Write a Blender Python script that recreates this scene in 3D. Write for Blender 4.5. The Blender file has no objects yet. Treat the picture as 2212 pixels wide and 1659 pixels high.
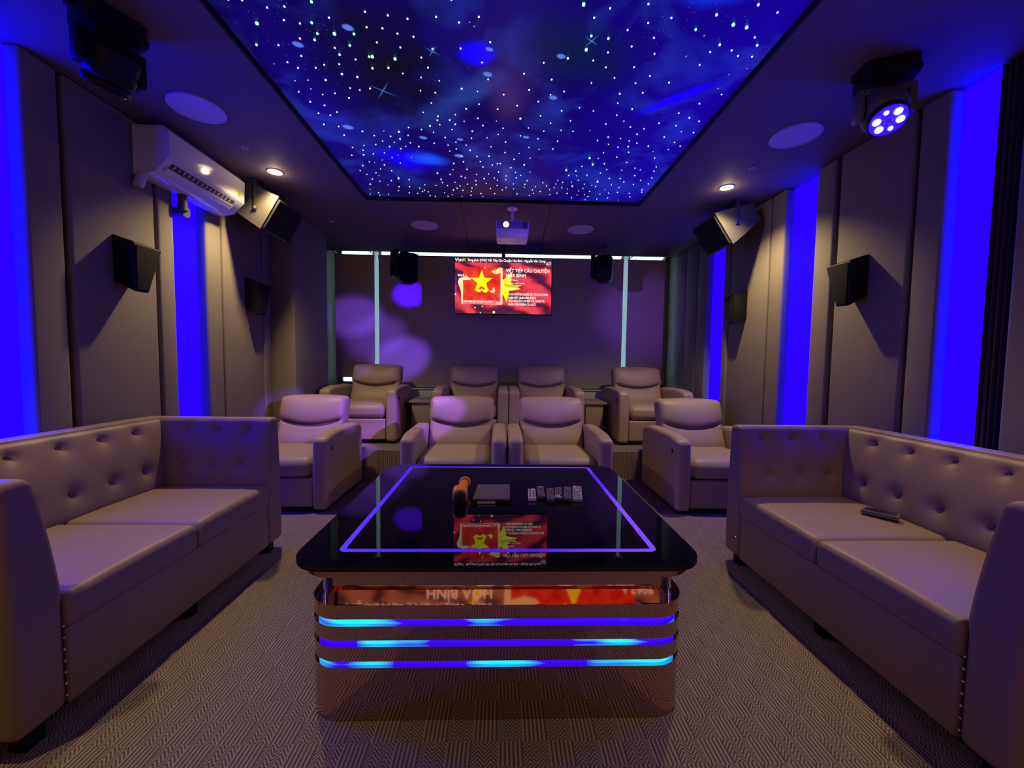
import bpy, bmesh, math, random
import numpy as np
from mathutils import Vector, Matrix
random.seed(7)
S = bpy.context.scene
C = S.collection
PI = math.pi
R_ = math.radians

# ------------------------------------------------------------ camera, world, lights, exposure
S.view_settings.view_transform = 'Standard'
S.view_settings.look = 'None'
S.view_settings.gamma = 1.0
S.view_settings.use_curve_mapping = False
S.view_settings.exposure = 0.0

cam_d = bpy.data.cameras.new('camera')
cam = bpy.data.objects.new('camera', cam_d)
C.objects.link(cam)
cam_d.sensor_fit = 'HORIZONTAL'
cam_d.sensor_width = 36.0
cam_d.lens = 36.0 * 860.0 / 2212.0
cam_d.clip_start = 0.02
yw, pt, rl = R_(1.55), R_(-3.2), R_(0.7)
F = Vector((math.sin(yw)*math.cos(pt), math.cos(yw)*math.cos(pt), math.sin(pt)))
Rv = Vector((math.cos(yw), -math.sin(yw), 0))
U = Rv.cross(F)
Rr = Rv*math.cos(rl) + U*math.sin(rl)
Ur = U*math.cos(rl) - Rv*math.sin(rl)
cam.matrix_world = Matrix(((Rr.x, Ur.x, -F.x, 0), (Rr.y, Ur.y, -F.y, 0), (Rr.z, Ur.z, -F.z, 1.25), (0, 0, 0, 1)))
S.camera = cam

W = bpy.data.worlds.new('daylight')
S.world = W
W.use_nodes = True
W.node_tree.nodes['Background'].inputs[0].default_value = (0.66, 1.0, 0.94, 1)
W.node_tree.nodes['Background'].inputs[1].default_value = 3.0
S.cycles.max_bounces = 7
S.cycles.diffuse_bounces = 3
S.cycles.glossy_bounces = 5
S.cycles.caustics_reflective = False
S.cycles.caustics_refractive = False
S.cycles.sample_clamp_indirect = 3.0
S.cycles.use_denoising = True

def light(name, kind, loc, energy, color, target=None, **kw):
    d = bpy.data.lights.new(name, kind)
    d.energy = energy; d.color = color
    for k, v in kw.items(): setattr(d, k, v)
    o = bpy.data.objects.new(name, d)
    C.objects.link(o); o.location = loc
    if target is not None:
        o.rotation_euler = (Vector(target) - Vector(loc)).to_track_quat('-Z', 'Y').to_euler()
    return o

WARM = (1.0, 0.72, 0.36)
CZ = 2.74                                    # ceiling height
DOWN = [(-1.82, 3.31), (1.88, 3.39), (-1.85, 0.75), (1.87, 0.80)]
for i, (x, y) in enumerate(DOWN):
    e = (128, 122, 84, 84)[i]
    light('downlight_lamp', 'SPOT', (x, y, CZ-0.03), e, WARM, (x, y, 0), spot_size=R_(128 if i < 2 else 84), spot_blend=0.7, shadow_soft_size=0.035)
    if i < 2:
        light('halo_fill', 'POINT', (x, y, CZ-0.035), 1.1, WARM, shadow_soft_size=0.02)  # added point light, imitates lens bloom as a halo on the ceiling
# moving heads (the lit one is on the right)
HEAD_R = (1.86, 1.93, 2.44); HEAD_L = (-1.70, 1.78, 2.38)
for tgt, e, ang, bl, col in (((-1.72, 3.85, 0.78), 1300, 10, 0.6, (0.24, 0.08, 1.0)), ((-0.70, 3.85, 0.74), 1300, 9.5, 0.5, (0.24, 0.08, 1.0)),
                             ((-1.42, 4.50, 0.55), 1200, 8, 0.6, (0.24, 0.08, 1.0)), ((-2.08, 5.70, 1.86), 1500, 7.5, 0.8, (0.17, 0.06, 1.0)),
                             ((-1.40, 5.70, 1.28), 1700, 8.5, 0.8, (0.17, 0.06, 1.0)), ((-1.75, 5.70, 1.58), 1100, 8.5, 0.9, (0.17, 0.06, 1.0)),
                             ((-1.31, 5.72, 2.18), 4200, 4.6, 0.35, (0.05, 0.0, 1.0)), ((-1.90, 5.20, 1.12), 900, 3.5, 0.6, (0.20, 0.06, 1.0)), ((0.5, 3.85, 0.9), 120, 14, 0.9, (0.24, 0.08, 1.0))):
    light('moving_head_beam', 'SPOT', (1.80, 2.08, 2.42), e, col, tgt, spot_size=R_(ang), spot_blend=bl, shadow_soft_size=0.03)
light('moving_head_beam', 'SPOT', (-1.62, 1.95, 2.36), 420, (0.24, 0.08, 1.0), (2.15, 5.70, 1.9), spot_size=R_(17), spot_blend=0.9, shadow_soft_size=0.03)  # added spot at the unlit left head, for violet on the right blind
light('projector_beam', 'SPOT', (0.03, 3.73, 2.53), 30, (1.0, 0.42, 0.36), (0.03, -1.3, 1.5), spot_size=R_(48), spot_blend=0.3, shadow_soft_size=0.02)

# ------------------------------------------------------------ materials
def new_mat(name):
    m = bpy.data.materials.new(name); m.use_nodes = True
    nt = m.node_tree
    return m, nt, nt.nodes['Principled BSDF']

def N(nt, t, **kw):
    n = nt.nodes.new(t)
    for k, v in kw.items():
        if k in n.bl_rna.properties: setattr(n, k, v)
        else: n.inputs[k].default_value = v
    return n

def obj_coord(nt, scale=1.0):
    tc = nt.nodes.new('ShaderNodeTexCoord')
    mp = nt.nodes.new('ShaderNodeMapping')
    mp.inputs['Scale'].default_value = (scale,)*3 if not isinstance(scale, tuple) else scale
    nt.links.new(tc.outputs['Object'], mp.inputs['Vector'])
    return mp.outputs['Vector']

def mat(name, col, rough=0.5, metal=0.0, bump=0.0, bscale=200, var=0.0, vscale=6, spec=0.5, coat=0.0):
    m, nt, b = new_mat(name)
    b.inputs['Base Color'].default_value = (*col, 1)
    b.inputs['Roughness'].default_value = rough
    b.inputs['Metallic'].default_value = metal
    b.inputs['Specular IOR Level'].default_value = spec
    b.inputs['Coat Weight'].default_value = coat
    v = obj_coord(nt)
    if bump:
        n = N(nt, 'ShaderNodeTexNoise', Scale=bscale, Detail=3.0)
        nt.links.new(v, n.inputs['Vector'])
        bp = N(nt, 'ShaderNodeBump', Strength=bump, Distance=0.002)
        nt.links.new(n.outputs['Fac'], bp.inputs['Height'])
        nt.links.new(bp.outputs['Normal'], b.inputs['Normal'])
    if var:
        n = N(nt, 'ShaderNodeTexNoise', Scale=vscale, Detail=3.0)
        nt.links.new(v, n.inputs['Vector'])
        mx = N(nt, 'ShaderNodeMixRGB')
        mx.inputs[1].default_value = (*[c*(1-var) for c in col], 1)
        mx.inputs[2].default_value = (*[min(1, c*(1+var)) for c in col], 1)
        nt.links.new(n.outputs['Fac'], mx.inputs[0])
        nt.links.new(mx.outputs[0], b.inputs['Base Color'])
    return m

def emit(name, col, strength=1.0, base=(0.02, 0.02, 0.02)):
    m, nt, b = new_mat(name)
    b.inputs['Base Color'].default_value = (*base, 1)
    b.inputs['Emission Color'].default_value = (*col, 1)
    b.inputs['Emission Strength'].default_value = strength
    b.inputs['Roughness'].default_value = 0.4
    return m

M = {}
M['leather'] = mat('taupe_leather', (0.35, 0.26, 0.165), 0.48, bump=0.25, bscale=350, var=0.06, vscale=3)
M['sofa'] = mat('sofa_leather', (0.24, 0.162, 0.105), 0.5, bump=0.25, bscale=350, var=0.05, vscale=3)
M['panel'] = mat('wall_fabric', (0.178, 0.156, 0.118), 0.7, bump=0.5, bscale=160, var=0.08, vscale=4, spec=0.3)
M['ceiling'] = mat('ceiling_paint_light_tint', (0.140, 0.112, 0.125), 0.75, bump=0.15, bscale=300, spec=0.3)  # dark grey paint, tinted violet to imitate the light's cast on it
M['wall'] = mat('wall_paint', (0.13, 0.11, 0.11), 0.8)
M['blind'] = mat('blind_cloth', (0.46, 0.41, 0.29), 0.85, bump=0.3, bscale=900, spec=0.2)
M['white'] = mat('white_paint', (0.88, 0.86, 0.85), 0.6)
M['mullion'] = mat('window_frame_paint', (0.50, 0.54, 0.56), 0.5)
M['black'] = mat('black_plastic', (0.008, 0.008, 0.009), 0.5, spec=0.2)
M['grille'] = mat('speaker_grille', (0.007, 0.007, 0.009), 0.8, bump=0.6, bscale=900, spec=0.15)
M['speckle'] = mat('textured_paint', (0.045, 0.041, 0.031), 0.65, bump=1.0, bscale=180, var=0.35, vscale=220)
M['dark_metal'] = mat('dark_metal', (0.10, 0.09, 0.09), 0.4, 0.8)
M['chrome'] = mat('chrome', (0.85, 0.85, 0.87), 0.12, 1.0)
M['bronze'] = mat('bronze_mirror', (0.62, 0.40, 0.34), 0.035, 1.0)
M['gapmirror'] = mat('tinted_mirror_strip', (0.16, 0.13, 0.12), 0.05, 1.0)
M['glass_black'] = mat('black_glass', (0.004, 0.004, 0.006), 0.012, spec=0.55)
M['ac'] = mat('white_plastic', (0.66, 0.64, 0.58), 0.10)
M['ac_dark'] = mat('vent_shadow', (0.05, 0.05, 0.055), 0.5)
M['sticker'] = mat('yellow_sticker', (0.75, 0.65, 0.05), 0.5)
M['spk_white'] = mat('ceiling_grille', (0.50, 0.48, 0.55), 0.6, bump=0.4, bscale=900)
M['curtain'] = mat('dark_curtain', (0.05, 0.03, 0.045), 0.8, bump=0.2)
M['orange'] = mat('orange_plastic', (1.0, 0.34, 0.02), 0.4)
M['foam'] = mat('black_foam', (0.01, 0.01, 0.01), 0.9, bump=0.5, bscale=600)
M['slate'] = mat('slate_plastic', (0.10, 0.095, 0.10), 0.45)
M['ivory'] = mat('ivory_plastic', (0.72, 0.66, 0.56), 0.4)
M['remote'] = mat('black_remote', (0.03, 0.028, 0.032), 0.45)
M['silver'] = mat('silver_plastic', (0.45, 0.42, 0.45), 0.35)
M['key'] = mat('grey_key', (0.25, 0.23, 0.25), 0.5)
M['wkey'] = mat('white_key', (0.7, 0.68, 0.68), 0.5)
M['console'] = mat('console_laminate', (0.27, 0.21, 0.185), 0.45)
M['proj'] = mat('projector_white', (0.75, 0.70, 0.74), 0.35)
M['proj_face'] = mat('projector_face', (0.25, 0.12, 0.55), 0.15)
for nm, st_ in (('blue', 18.0), ('blue_mid', 6.5), ('blue_far', 3.5)):
    M[nm] = emit('blue_led_panel', (0.024/st_, 0.0, 1.0), st_, (0.002, 0.002, 0.02))
    M[nm].node_tree.nodes['Principled BSDF'].inputs['Specular IOR Level'].default_value = 0.0
M['lens'] = emit('lamp_lens', (1.0, 0.80, 0.45), 9.0)
M['proj_lens'] = emit('projector_lens', (1.0, 0.62, 0.45), 14.0)
M['star'] = emit('fibre_tip', (0.80, 0.95, 1.0), 2.6)
M['star_dim'] = emit('fibre_tip_dim', (0.45, 0.40, 0.9), 1.3)
M['star_green'] = emit('fibre_tip_green', (0.30, 1.0, 0.42), 2.2)
M['fibre'] = emit('fibre_tail', (0.05, 0.30, 0.28), 0.8)
M['head_led'] = emit('head_led', (0.85, 0.9, 1.0), 8.0)
M['head_blue'] = emit('head_blue', (0.03, 0.0, 1.0), 1.3)
M['gap_glow'] = mat('gap_glow_strip', (0.8, 0.9, 0.9), 0.6)  # translucent strip, added so the gaps between blinds glow dimly
def _gap_glow():
    nt = M['gap_glow'].node_tree; b = nt.nodes['Principled BSDF']; o = nt.nodes['Material Output']
    t = N(nt, 'ShaderNodeBsdfTranslucent', Color=(0.85, 0.88, 0.98, 1)); m = N(nt, 'ShaderNodeMixShader', Fac=0.5)
    nt.links.new(b.outputs[0], m.inputs[1]); nt.links.new(t.outputs[0], m.inputs[2]); nt.links.new(m.outputs[0], o.inputs['Surface'])
_gap_glow()
M['window_glass'] = mat('window_glass', (1, 1, 1), 0.0)
M['window_glass'].node_tree.nodes['Principled BSDF'].inputs['Transmission Weight'].default_value = 1.0
M['window_glass'].node_tree.nodes['Principled BSDF'].inputs['IOR'].default_value = 1.02

def led_band():
    m, nt, b = new_mat('blue_led_band')
    v = obj_coord(nt, (3.2, 3.2, 9.0))
    n = N(nt, 'ShaderNodeTexNoise', Scale=1.0, Detail=1.0)
    nt.links.new(v, n.inputs['Vector'])
    r = N(nt, 'ShaderNodeValToRGB')
    r.color_ramp.elements[0].position = 0.53; r.color_ramp.elements[0].color = (0.02, 0.0, 1, 1)
    r.color_ramp.elements[1].position = 0.72; r.color_ramp.elements[1].color = (0.0, 0.75, 1, 1)
    nt.links.new(n.outputs['Fac'], r.inputs[0])
    nt.links.new(r.outputs[0], b.inputs['Emission Color'])
    b.inputs['Emission Strength'].default_value = 2.4
    b.inputs['Base Color'].default_value = (0.02, 0.02, 0.1, 1)
    return m
M['led_band'] = led_band()

def led_ring():
    m, nt, b = new_mat('violet_led_ring')
    v = obj_coord(nt, 1.3)
    n = N(nt, 'ShaderNodeTexNoise', Scale=1.0, Detail=0.0)
    nt.links.new(v, n.inputs['Vector'])
    r = N(nt, 'ShaderNodeValToRGB')
    r.color_ramp.elements[0].position = 0.45; r.color_ramp.elements[0].color = (0.05, 0.0, 1, 1)
    r.color_ramp.elements[1].position = 0.75; r.color_ramp.elements[1].color = (0.24, 0.06, 1, 1)
    nt.links.new(n.outputs['Fac'], r.inputs[0])
    nt.links.new(r.outputs[0], b.inputs['Emission Color'])
    b.inputs['Emission Strength'].default_value = 1.1
    b.inputs['Base Color'].default_value = (0.02, 0.02, 0.1, 1)
    return m
M['led_ring'] = led_ring()

def math_n(nt, op, a, b=None):
    n = nt.nodes.new('ShaderNodeMath'); n.operation = op
    for i, x in enumerate((a, b)):
        if x is None: continue
        if isinstance(x, (int, float)): n.inputs[i].default_value = x
        else: nt.links.new(x, n.inputs[i])
    return n.outputs[0]

def carpet():
    m, nt, b = new_mat('carpet_tile')
    tc = nt.nodes.new('ShaderNodeTexCoord')
    sp = nt.nodes.new('ShaderNodeSeparateXYZ')
    nt.links.new(tc.outputs['Object'], sp.inputs[0])
    mt = lambda op, a, b_=None: math_n(nt, op, a, b_)
    c = 0.083
    u = mt('DIVIDE', sp.outputs[0], c)
    v = mt('DIVIDE', sp.outputs[1], c)
    par = mt('MODULO', mt('ADD', mt('ADD', mt('FLOOR', u), mt('FLOOR', v)), 1000), 2)
    nz = N(nt, 'ShaderNodeTexNoise', Scale=260.0, Detail=2.0)
    nt.links.new(tc.outputs['Object'], nz.inputs['Vector'])
    jit = mt('MULTIPLY', mt('SUBTRACT', nz.outputs['Fac'], 0.5), 3.0)
    straight = mt('SINE', mt('ADD', mt('MULTIPLY', u, 6*2*PI), jit))
    zz = mt('ABSOLUTE', mt('SUBTRACT', mt('FRACT', mt('MULTIPLY', u, 2)), 0.5))
    chev = mt('SINE', mt('ADD', mt('MULTIPLY', mt('ADD', mt('MULTIPLY', v, 6), mt('MULTIPLY', zz, 3.4)), 2*PI), jit))
    mx = nt.nodes.new('ShaderNodeMix'); mx.data_type = 'FLOAT'
    nt.links.new(par, mx.inputs[0]); nt.links.new(straight, mx.inputs[2]); nt.links.new(chev, mx.inputs[3])
    h = mt('MULTIPLY', mt('ADD', mx.outputs[0], 1.0), 0.5)
    h2 = mt('MULTIPLY', h, mt('ADD', mt('MULTIPLY', nz.outputs['Fac'], 1.0), 0.5))
    r = N(nt, 'ShaderNodeValToRGB')
    r.color_ramp.elements[0].position = 0.12; r.color_ramp.elements[0].color = (0.085, 0.068, 0.066, 1)
    r.color_ramp.elements[1].position = 0.85; r.color_ramp.elements[1].color = (0.33, 0.26, 0.23, 1)
    nt.links.new(h2, r.inputs[0])
    nt.links.new(r.outputs[0], b.inputs['Base Color'])
    bp = N(nt, 'ShaderNodeBump', Strength=0.6, Distance=0.003)
    nt.links.new(h2, bp.inputs['Height'])
    nt.links.new(bp.outputs['Normal'], b.inputs['Normal'])
    b.inputs['Roughness'].default_value = 0.95
    b.inputs['Specular IOR Level'].default_value = 0.15
    return m
M['carpet'] = carpet()

def galaxy():
    """printed night-sky film, with a faint added glow for the blue light on it"""
    m, nt, b = new_mat('galaxy_print')
    tc = nt.nodes.new('ShaderNodeTexCoord')
    co = tc.outputs['Object']
    L = nt.links.new
    def noise(scale, det, dist=0.0):
        n = N(nt, 'ShaderNodeTexNoise', Scale=scale, Detail=det, Distortion=dist)
        L(co, n.inputs['Vector']); return n.outputs['Fac']
    def ramp(src, p0, c0, p1, c1):
        r = N(nt, 'ShaderNodeValToRGB')
        r.color_ramp.elements[0].position = p0; r.color_ramp.elements[0].color = (*c0, 1)
        r.color_ramp.elements[1].position = p1; r.color_ramp.elements[1].color = (*c1, 1)
        L(src, r.inputs[0]); return r.outputs[0]
    def mixc(fac, a, b_, mode='MIX'):
        n = N(nt, 'ShaderNodeMixRGB'); n.blend_type = mode
        if isinstance(fac, (int, float)): n.inputs[0].default_value = fac
        else: L(fac, n.inputs[0])
        for i, x in ((1, a), (2, b_)):
            if isinstance(x, tuple): n.inputs[i].default_value = (*x, 1)
            else: L(x, n.inputs[i])
        return n.outputs[0]
    def blob(x, y, rx, ry, ang=0.0, soft=0.9, ragged=0.0):
        mp = N(nt, 'ShaderNodeMapping'); mp.vector_type = 'TEXTURE'
        mp.inputs['Location'].default_value = (x, y, 0)
        mp.inputs['Rotation'].default_value = (0, 0, ang)
        mp.inputs['Scale'].default_value = (rx, ry, 50)
        L(co, mp.inputs['Vector'])
        ln = nt.nodes.new('ShaderNodeVectorMath'); ln.operation = 'LENGTH'
        L(mp.outputs[0], ln.inputs[0])
        d = ln.outputs['Value']
        if ragged:
            d = math_n(nt, 'ADD', d, math_n(nt, 'MULTIPLY', math_n(nt, 'SUBTRACT', noise(5.0, 4.0), 0.5), ragged))
        mr = N(nt, 'ShaderNodeMapRange')
        mr.interpolation_type = 'SMOOTHSTEP'
        mr.inputs['From Min'].default_value = 1.0; mr.inputs['From Max'].default_value = 1.0-soft
        L(d, mr.inputs['Value'])
        return mr.outputs[0]
    col = ramp(noise(0.9, 5.0, 0.3), 0.35, (0.005, 0.0, 0.072), 0.68, (0.012, 0.005, 0.22))
    # brighter towards the right
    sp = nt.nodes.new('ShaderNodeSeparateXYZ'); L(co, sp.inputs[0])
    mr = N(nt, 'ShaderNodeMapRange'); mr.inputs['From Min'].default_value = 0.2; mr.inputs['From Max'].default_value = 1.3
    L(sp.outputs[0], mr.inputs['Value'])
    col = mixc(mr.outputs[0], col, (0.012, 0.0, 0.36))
    wisp = ramp(noise(2.3, 7.0, 0.6), 0.50, (0, 0, 0), 0.70, (0.014, 0.040, 0.20))
    col = mixc(1.0, col, wisp, 'ADD')
    col = mixc(blob(-0.60, 2.22, 0.55, 0.75, 0.3, 0.95, 1.0), col, (0.006, 0.004, 0.020))
    col = mixc(blob(-0.30, 3.70, 1.3, 0.35, 0.0, 0.9, 0.6), col, (0.012, 0.006, 0.055))
    col = mixc(blob(-0.25, 2.40, 0.50, 0.13, -0.75, 0.9, 1.1), col, (0.020, 0.055, 0.26))
    col = mixc(blob(0.35, 2.05, 0.50, 0.30, 0.4, 1.0, 0.9), col, (0.006, 0.012, 0.075))
    col = mixc(blob(0.85, 3.45, 0.62, 0.24, 0.7, 0.9, 1.3), col, (0.018, 0.030, 0.40))
    col = mixc(blob(-0.14, 2.06, 0.120, 0.105, 0.0, 0.6, 0.25), col, (0.008, 0.0, 1.0))
    col = mixc(blob(-0.72, 3.12, 0.36, 0.22, 0.2, 0.95, 0.7), col, (0.010, 0.0, 0.95))
    col = mixc(blob(-0.56, 3.11, 0.20, 0.12, 0.2, 0.95, 0.6), col, (0.01, 0.14, 1.0))
    col = mixc(blob(0.98, 2.35, 0.30, 0.060, -0.72, 0.75), col, (0.012, 0.0, 1.0))  # blue reflection on the glossy film, painted into the print
    col = mixc(blob(0.85, 1.66, 0.22, 0.13, 0.0, 0.9, 0.4), col, (0.01, 0.05, 0.95))
    for x, y, r in ((-0.09, 2.20, .022), (-0.075, 2.03, .016), (0.28, 2.06, .020), (-1.0, 2.04, .022), (-0.72, 1.93, .022),
                    (0.15, 2.78, .020), (0.28, 2.37, .022), (-0.33, 3.05, .03), (-0.55, 2.82, .024), (-1.02, 2.72, .03), (-0.30, 2.83, .02)):
        col = mixc(blob(x, y, r*1.4, r, 0.3, 0.5), col, (0.14, 0.30, 0.75))
    for x, y, s_ in ((-0.685, 2.355, 0.10), (-0.355, 2.055, 0.05), (0.41, 1.96, 0.05)):
        for an in (0.6, 2.17):
            col = mixc(math_n(nt, 'MULTIPLY', blob(x, y, s_, 0.006, an, 0.95), 0.8), col, (0.10, 0.30, 0.70))
    # tiny printed stars, clustered
    vo = N(nt, 'ShaderNodeTexVoronoi', Scale=42.0)
    L(co, vo.inputs['Vector'])
    dots = math_n(nt, 'LESS_THAN', vo.outputs['Distance'], 0.10)
    clus = math_n(nt, 'GREATER_THAN', noise(1.7, 2.0), 0.56)
    col = mixc(math_n(nt, 'MULTIPLY', math_n(nt, 'MULTIPLY', dots, clus), 0.55), col, (0.22, 0.26, 0.65))
    L(col, b.inputs['Base Color'])
    L(col, b.inputs['Emission Color'])
    b.inputs['Emission Strength'].default_value = 0.6  # glow added to the print, stands in for room light on it
    b.inputs['Roughness'].default_value = 0.35
    b.inputs['Specular IOR Level'].default_value = 0.06
    return m
M['galaxy'] = galaxy()

def silk(stg=1.0, c0=(0.07, 0.012, 0.05), c1=(0.55, 0.012, 0.03), c2=(0.85, 0.06, 0.09)):
    m, nt, b = new_mat('screen_red_silk')
    v = obj_coord(nt, (0.8, 0.8, 1.6))
    w = N(nt, 'ShaderNodeTexWave', Scale=1.5, Distortion=11.0, Detail=2.5)
    w.inputs['Detail Scale'].default_value = 1.0
    w.bands_direction = 'DIAGONAL'
    nt.links.new(v, w.inputs['Vector'])
    r = N(nt, 'ShaderNodeValToRGB')
    cr = r.color_ramp
    cr.elements[0].position = 0.08; cr.elements[0].color = (*c0, 1)
    cr.elements[1].position = 0.36; cr.elements[1].color = (*c1, 1)
    e = cr.elements.new(0.9); e.color = (*c2, 1)
    nt.links.new(w.outputs['Fac'], r.inputs[0])
    nt.links.new(r.outputs[0], b.inputs['Emission Color'])
    b.inputs['Emission Strength'].default_value = stg
    b.inputs['Base Color'].default_value = (0.01, 0.01, 0.01, 1)
    b.inputs['Roughness'].default_value = 0.3
    return m
M['silk'] = silk()
M['silk_pale'] = silk(0.5, (0.22, 0.09, 0.09), (0.62, 0.25, 0.17), (0.90, 0.45, 0.28))
def album():
    m, nt, b = new_mat('screen_album_red')
    v = obj_coord(nt, 5.0)
    n = N(nt, 'ShaderNodeTexNoise', Scale=1.5, Detail=3.0)
    nt.links.new(v, n.inputs['Vector'])
    r = N(nt, 'ShaderNodeValToRGB')
    r.color_ramp.elements[0].position = 0.35; r.color_ramp.elements[0].color = (0.75, 0.008, 0.006, 1)
    r.color_ramp.elements[1].position = 0.7; r.color_ramp.elements[1].color = (1.0, 0.09, 0.02, 1)
    nt.links.new(n.outputs['Fac'], r.inputs[0])
    nt.links.new(r.outputs[0], b.inputs['Emission Color'])
    b.inputs['Emission Strength'].default_value = 1.0
    b.inputs['Base Color'].default_value = (0.01, 0.01, 0.01, 1)
    return m
M['album'] = album()
M['tv_yellow'] = emit('screen_yellow', (1.0, 0.93, 0.0), 1.1)
M['tv_olive'] = emit('screen_olive', (0.62, 0.62, 0.05), 1.0)
M['tv_cream'] = emit('screen_cream', (1.0, 0.86, 0.40), 1.0)
M['tv_white'] = emit('screen_white', (1.0, 0.97, 0.88), 1.3)
M['tv_green'] = emit('screen_green', (0.25, 0.9, 0.05), 1.1)
M['tv_pink'] = emit('screen_pink', (0.9, 0.20, 0.22), 1.0)
M['tv_dark'] = emit('screen_dark', (0.05, 0.012, 0.03), 1.0)

# ------------------------------------------------------------ mesh helpers
def link(name, bm, m, parent=None, smooth=False, angle=None):
    bmesh.ops.recalc_face_normals(bm, faces=bm.faces)
    me = bpy.data.meshes.new(name)
    bm.to_mesh(me); bm.free()
    return link_me(name, me, m, parent, smooth, angle)

def link_me(name, me, m, parent=None, smooth=False, angle=None):
    if m is not None: me.materials.append(M[m] if isinstance(m, str) else m)
    if smooth:
        me.polygons.foreach_set('use_smooth', [True]*len(me.polygons))
        if angle:
            try: me.set_sharp_from_angle(angle=R_(angle))
            except Exception: pass
    o = bpy.data.objects.new(name, me)
    C.objects.link(o)
    if parent is not None: o.parent = parent
    return o

def thing(name, label, cat, loc=(0, 0, 0), rotz=0.0, group=None):
    o = bpy.data.objects.new(name, None)
    C.objects.link(o)
    o.empty_display_size = 0.1
    o.location = loc; o.rotation_euler = (0, 0, rotz)
    return tag(o, label, cat, group)

def tag(o, label, cat, group=None):
    o['label'] = label; o['category'] = cat
    if group: o['group'] = group
    return o

def struct(o):
    o['kind'] = 'structure'; return o

def add_box(bm, x0, x1, y0, y1, z0, z1, bev=0.0, seg=2):
    g = bmesh.ops.create_cube(bm, size=1.0)
    vs = g['verts']
    for v in vs:
        v.co = Vector(((x0+x1)/2 + v.co.x*(x1-x0), (y0+y1)/2 + v.co.y*(y1-y0), (z0+z1)/2 + v.co.z*(z1-z0)))
    if bev > 0:
        es = list({e for v in vs for e in v.link_edges})
        bmesh.ops.bevel(bm, geom=es, offset=bev, segments=seg, profile=0.5, affect='EDGES')
    return vs

def box(name, x0, x1, y0, y1, z0, z1, m, parent=None, bev=0.0, seg=2):
    bm = bmesh.new(); add_box(bm, x0, x1, y0, y1, z0, z1, bev, seg)
    return link(name, bm, m, parent, smooth=bev > 0, angle=35 if bev > 0 else None)

def add_cyl(bm, p, axis, r, h, r2=None, seg=24):
    """cylinder centred on p, along axis"""
    g = bmesh.ops.create_cone(bm, cap_ends=True, segments=seg, radius1=r, radius2=r if r2 is None else r2, depth=h)
    q = Vector((0, 0, 1)).rotation_difference(Vector(axis).normalized()).to_matrix().to_4x4()
    bmesh.ops.transform(bm, matrix=Matrix.Translation(Vector(p)) @ q, verts=g['verts'])
    return g['verts']

def cyl(name, p, axis, r, h, m, parent=None, r2=None, seg=24, bev=0.0):
    bm = bmesh.new(); add_cyl(bm, p, axis, r, h, r2, seg)
    if bev:
        es = [e for e in bm.edges if e.calc_face_angle(0) > 1.0]
        bmesh.ops.bevel(bm, geom=es, offset=bev, segments=2, profile=0.5, affect='EDGES')
    return link(name, bm, m, parent, True, 35)

def add_prism(bm, pts, axis, a0, a1):
    """closed outline pts (2D) extruded along axis ('x','y','z') from a0 to a1"""
    def P3(p, a):
        return {'x': (a, p[0], p[1]), 'y': (p[0], a, p[1]), 'z': (p[0], p[1], a)}[axis]
    v0 = [bm.verts.new(P3(p, a0)) for p in pts]; v1 = [bm.verts.new(P3(p, a1)) for p in pts]
    n = len(pts)
    bm.faces.new(v0); bm.faces.new(list(reversed(v1)))
    for i in range(n): bm.faces.new((v0[i], v0[(i+1) % n], v1[(i+1) % n], v1[i]))

def prism(name, pts, axis, a0, a1, m, parent=None, bev=0.0, smooth=None):
    bm = bmesh.new(); add_prism(bm, pts, axis, a0, a1)
    if bev:
        es = [e for e in bm.edges if e.calc_face_angle(0) > 0.5]
        bmesh.ops.bevel(bm, geom=es, offset=bev, segments=3, profile=0.5, affect='EDGES')
    sm = bev > 0 if smooth is None else smooth
    return link(name, bm, m, parent, sm, 35 if sm else None)

def rrect(x0, x1, y0, y1, r, n=10):
    pts = []
    for cx, cy, a in ((x1-r, y1-r, 0), (x0+r, y1-r, 90), (x0+r, y0+r, 180), (x1-r, y0+r, 270)):
        for k in range(n+1):
            t = R_(a + 90*k/n); pts.append((cx + r*math.cos(t), cy + r*math.sin(t)))
    return pts

def add_ring(bm, outer, inner, z0, z1):
    n = len(outer)
    L = [[bm.verts.new((p[0], p[1], z)) for p in pts] for pts, z in ((outer, z0), (outer, z1), (inner, z1), (inner, z0))]
    for k in range(4):
        A, B = L[k], L[(k+1) % 4]
        for i in range(n): bm.faces.new((A[i], A[(i+1) % n], B[(i+1) % n], B[i]))

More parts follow.
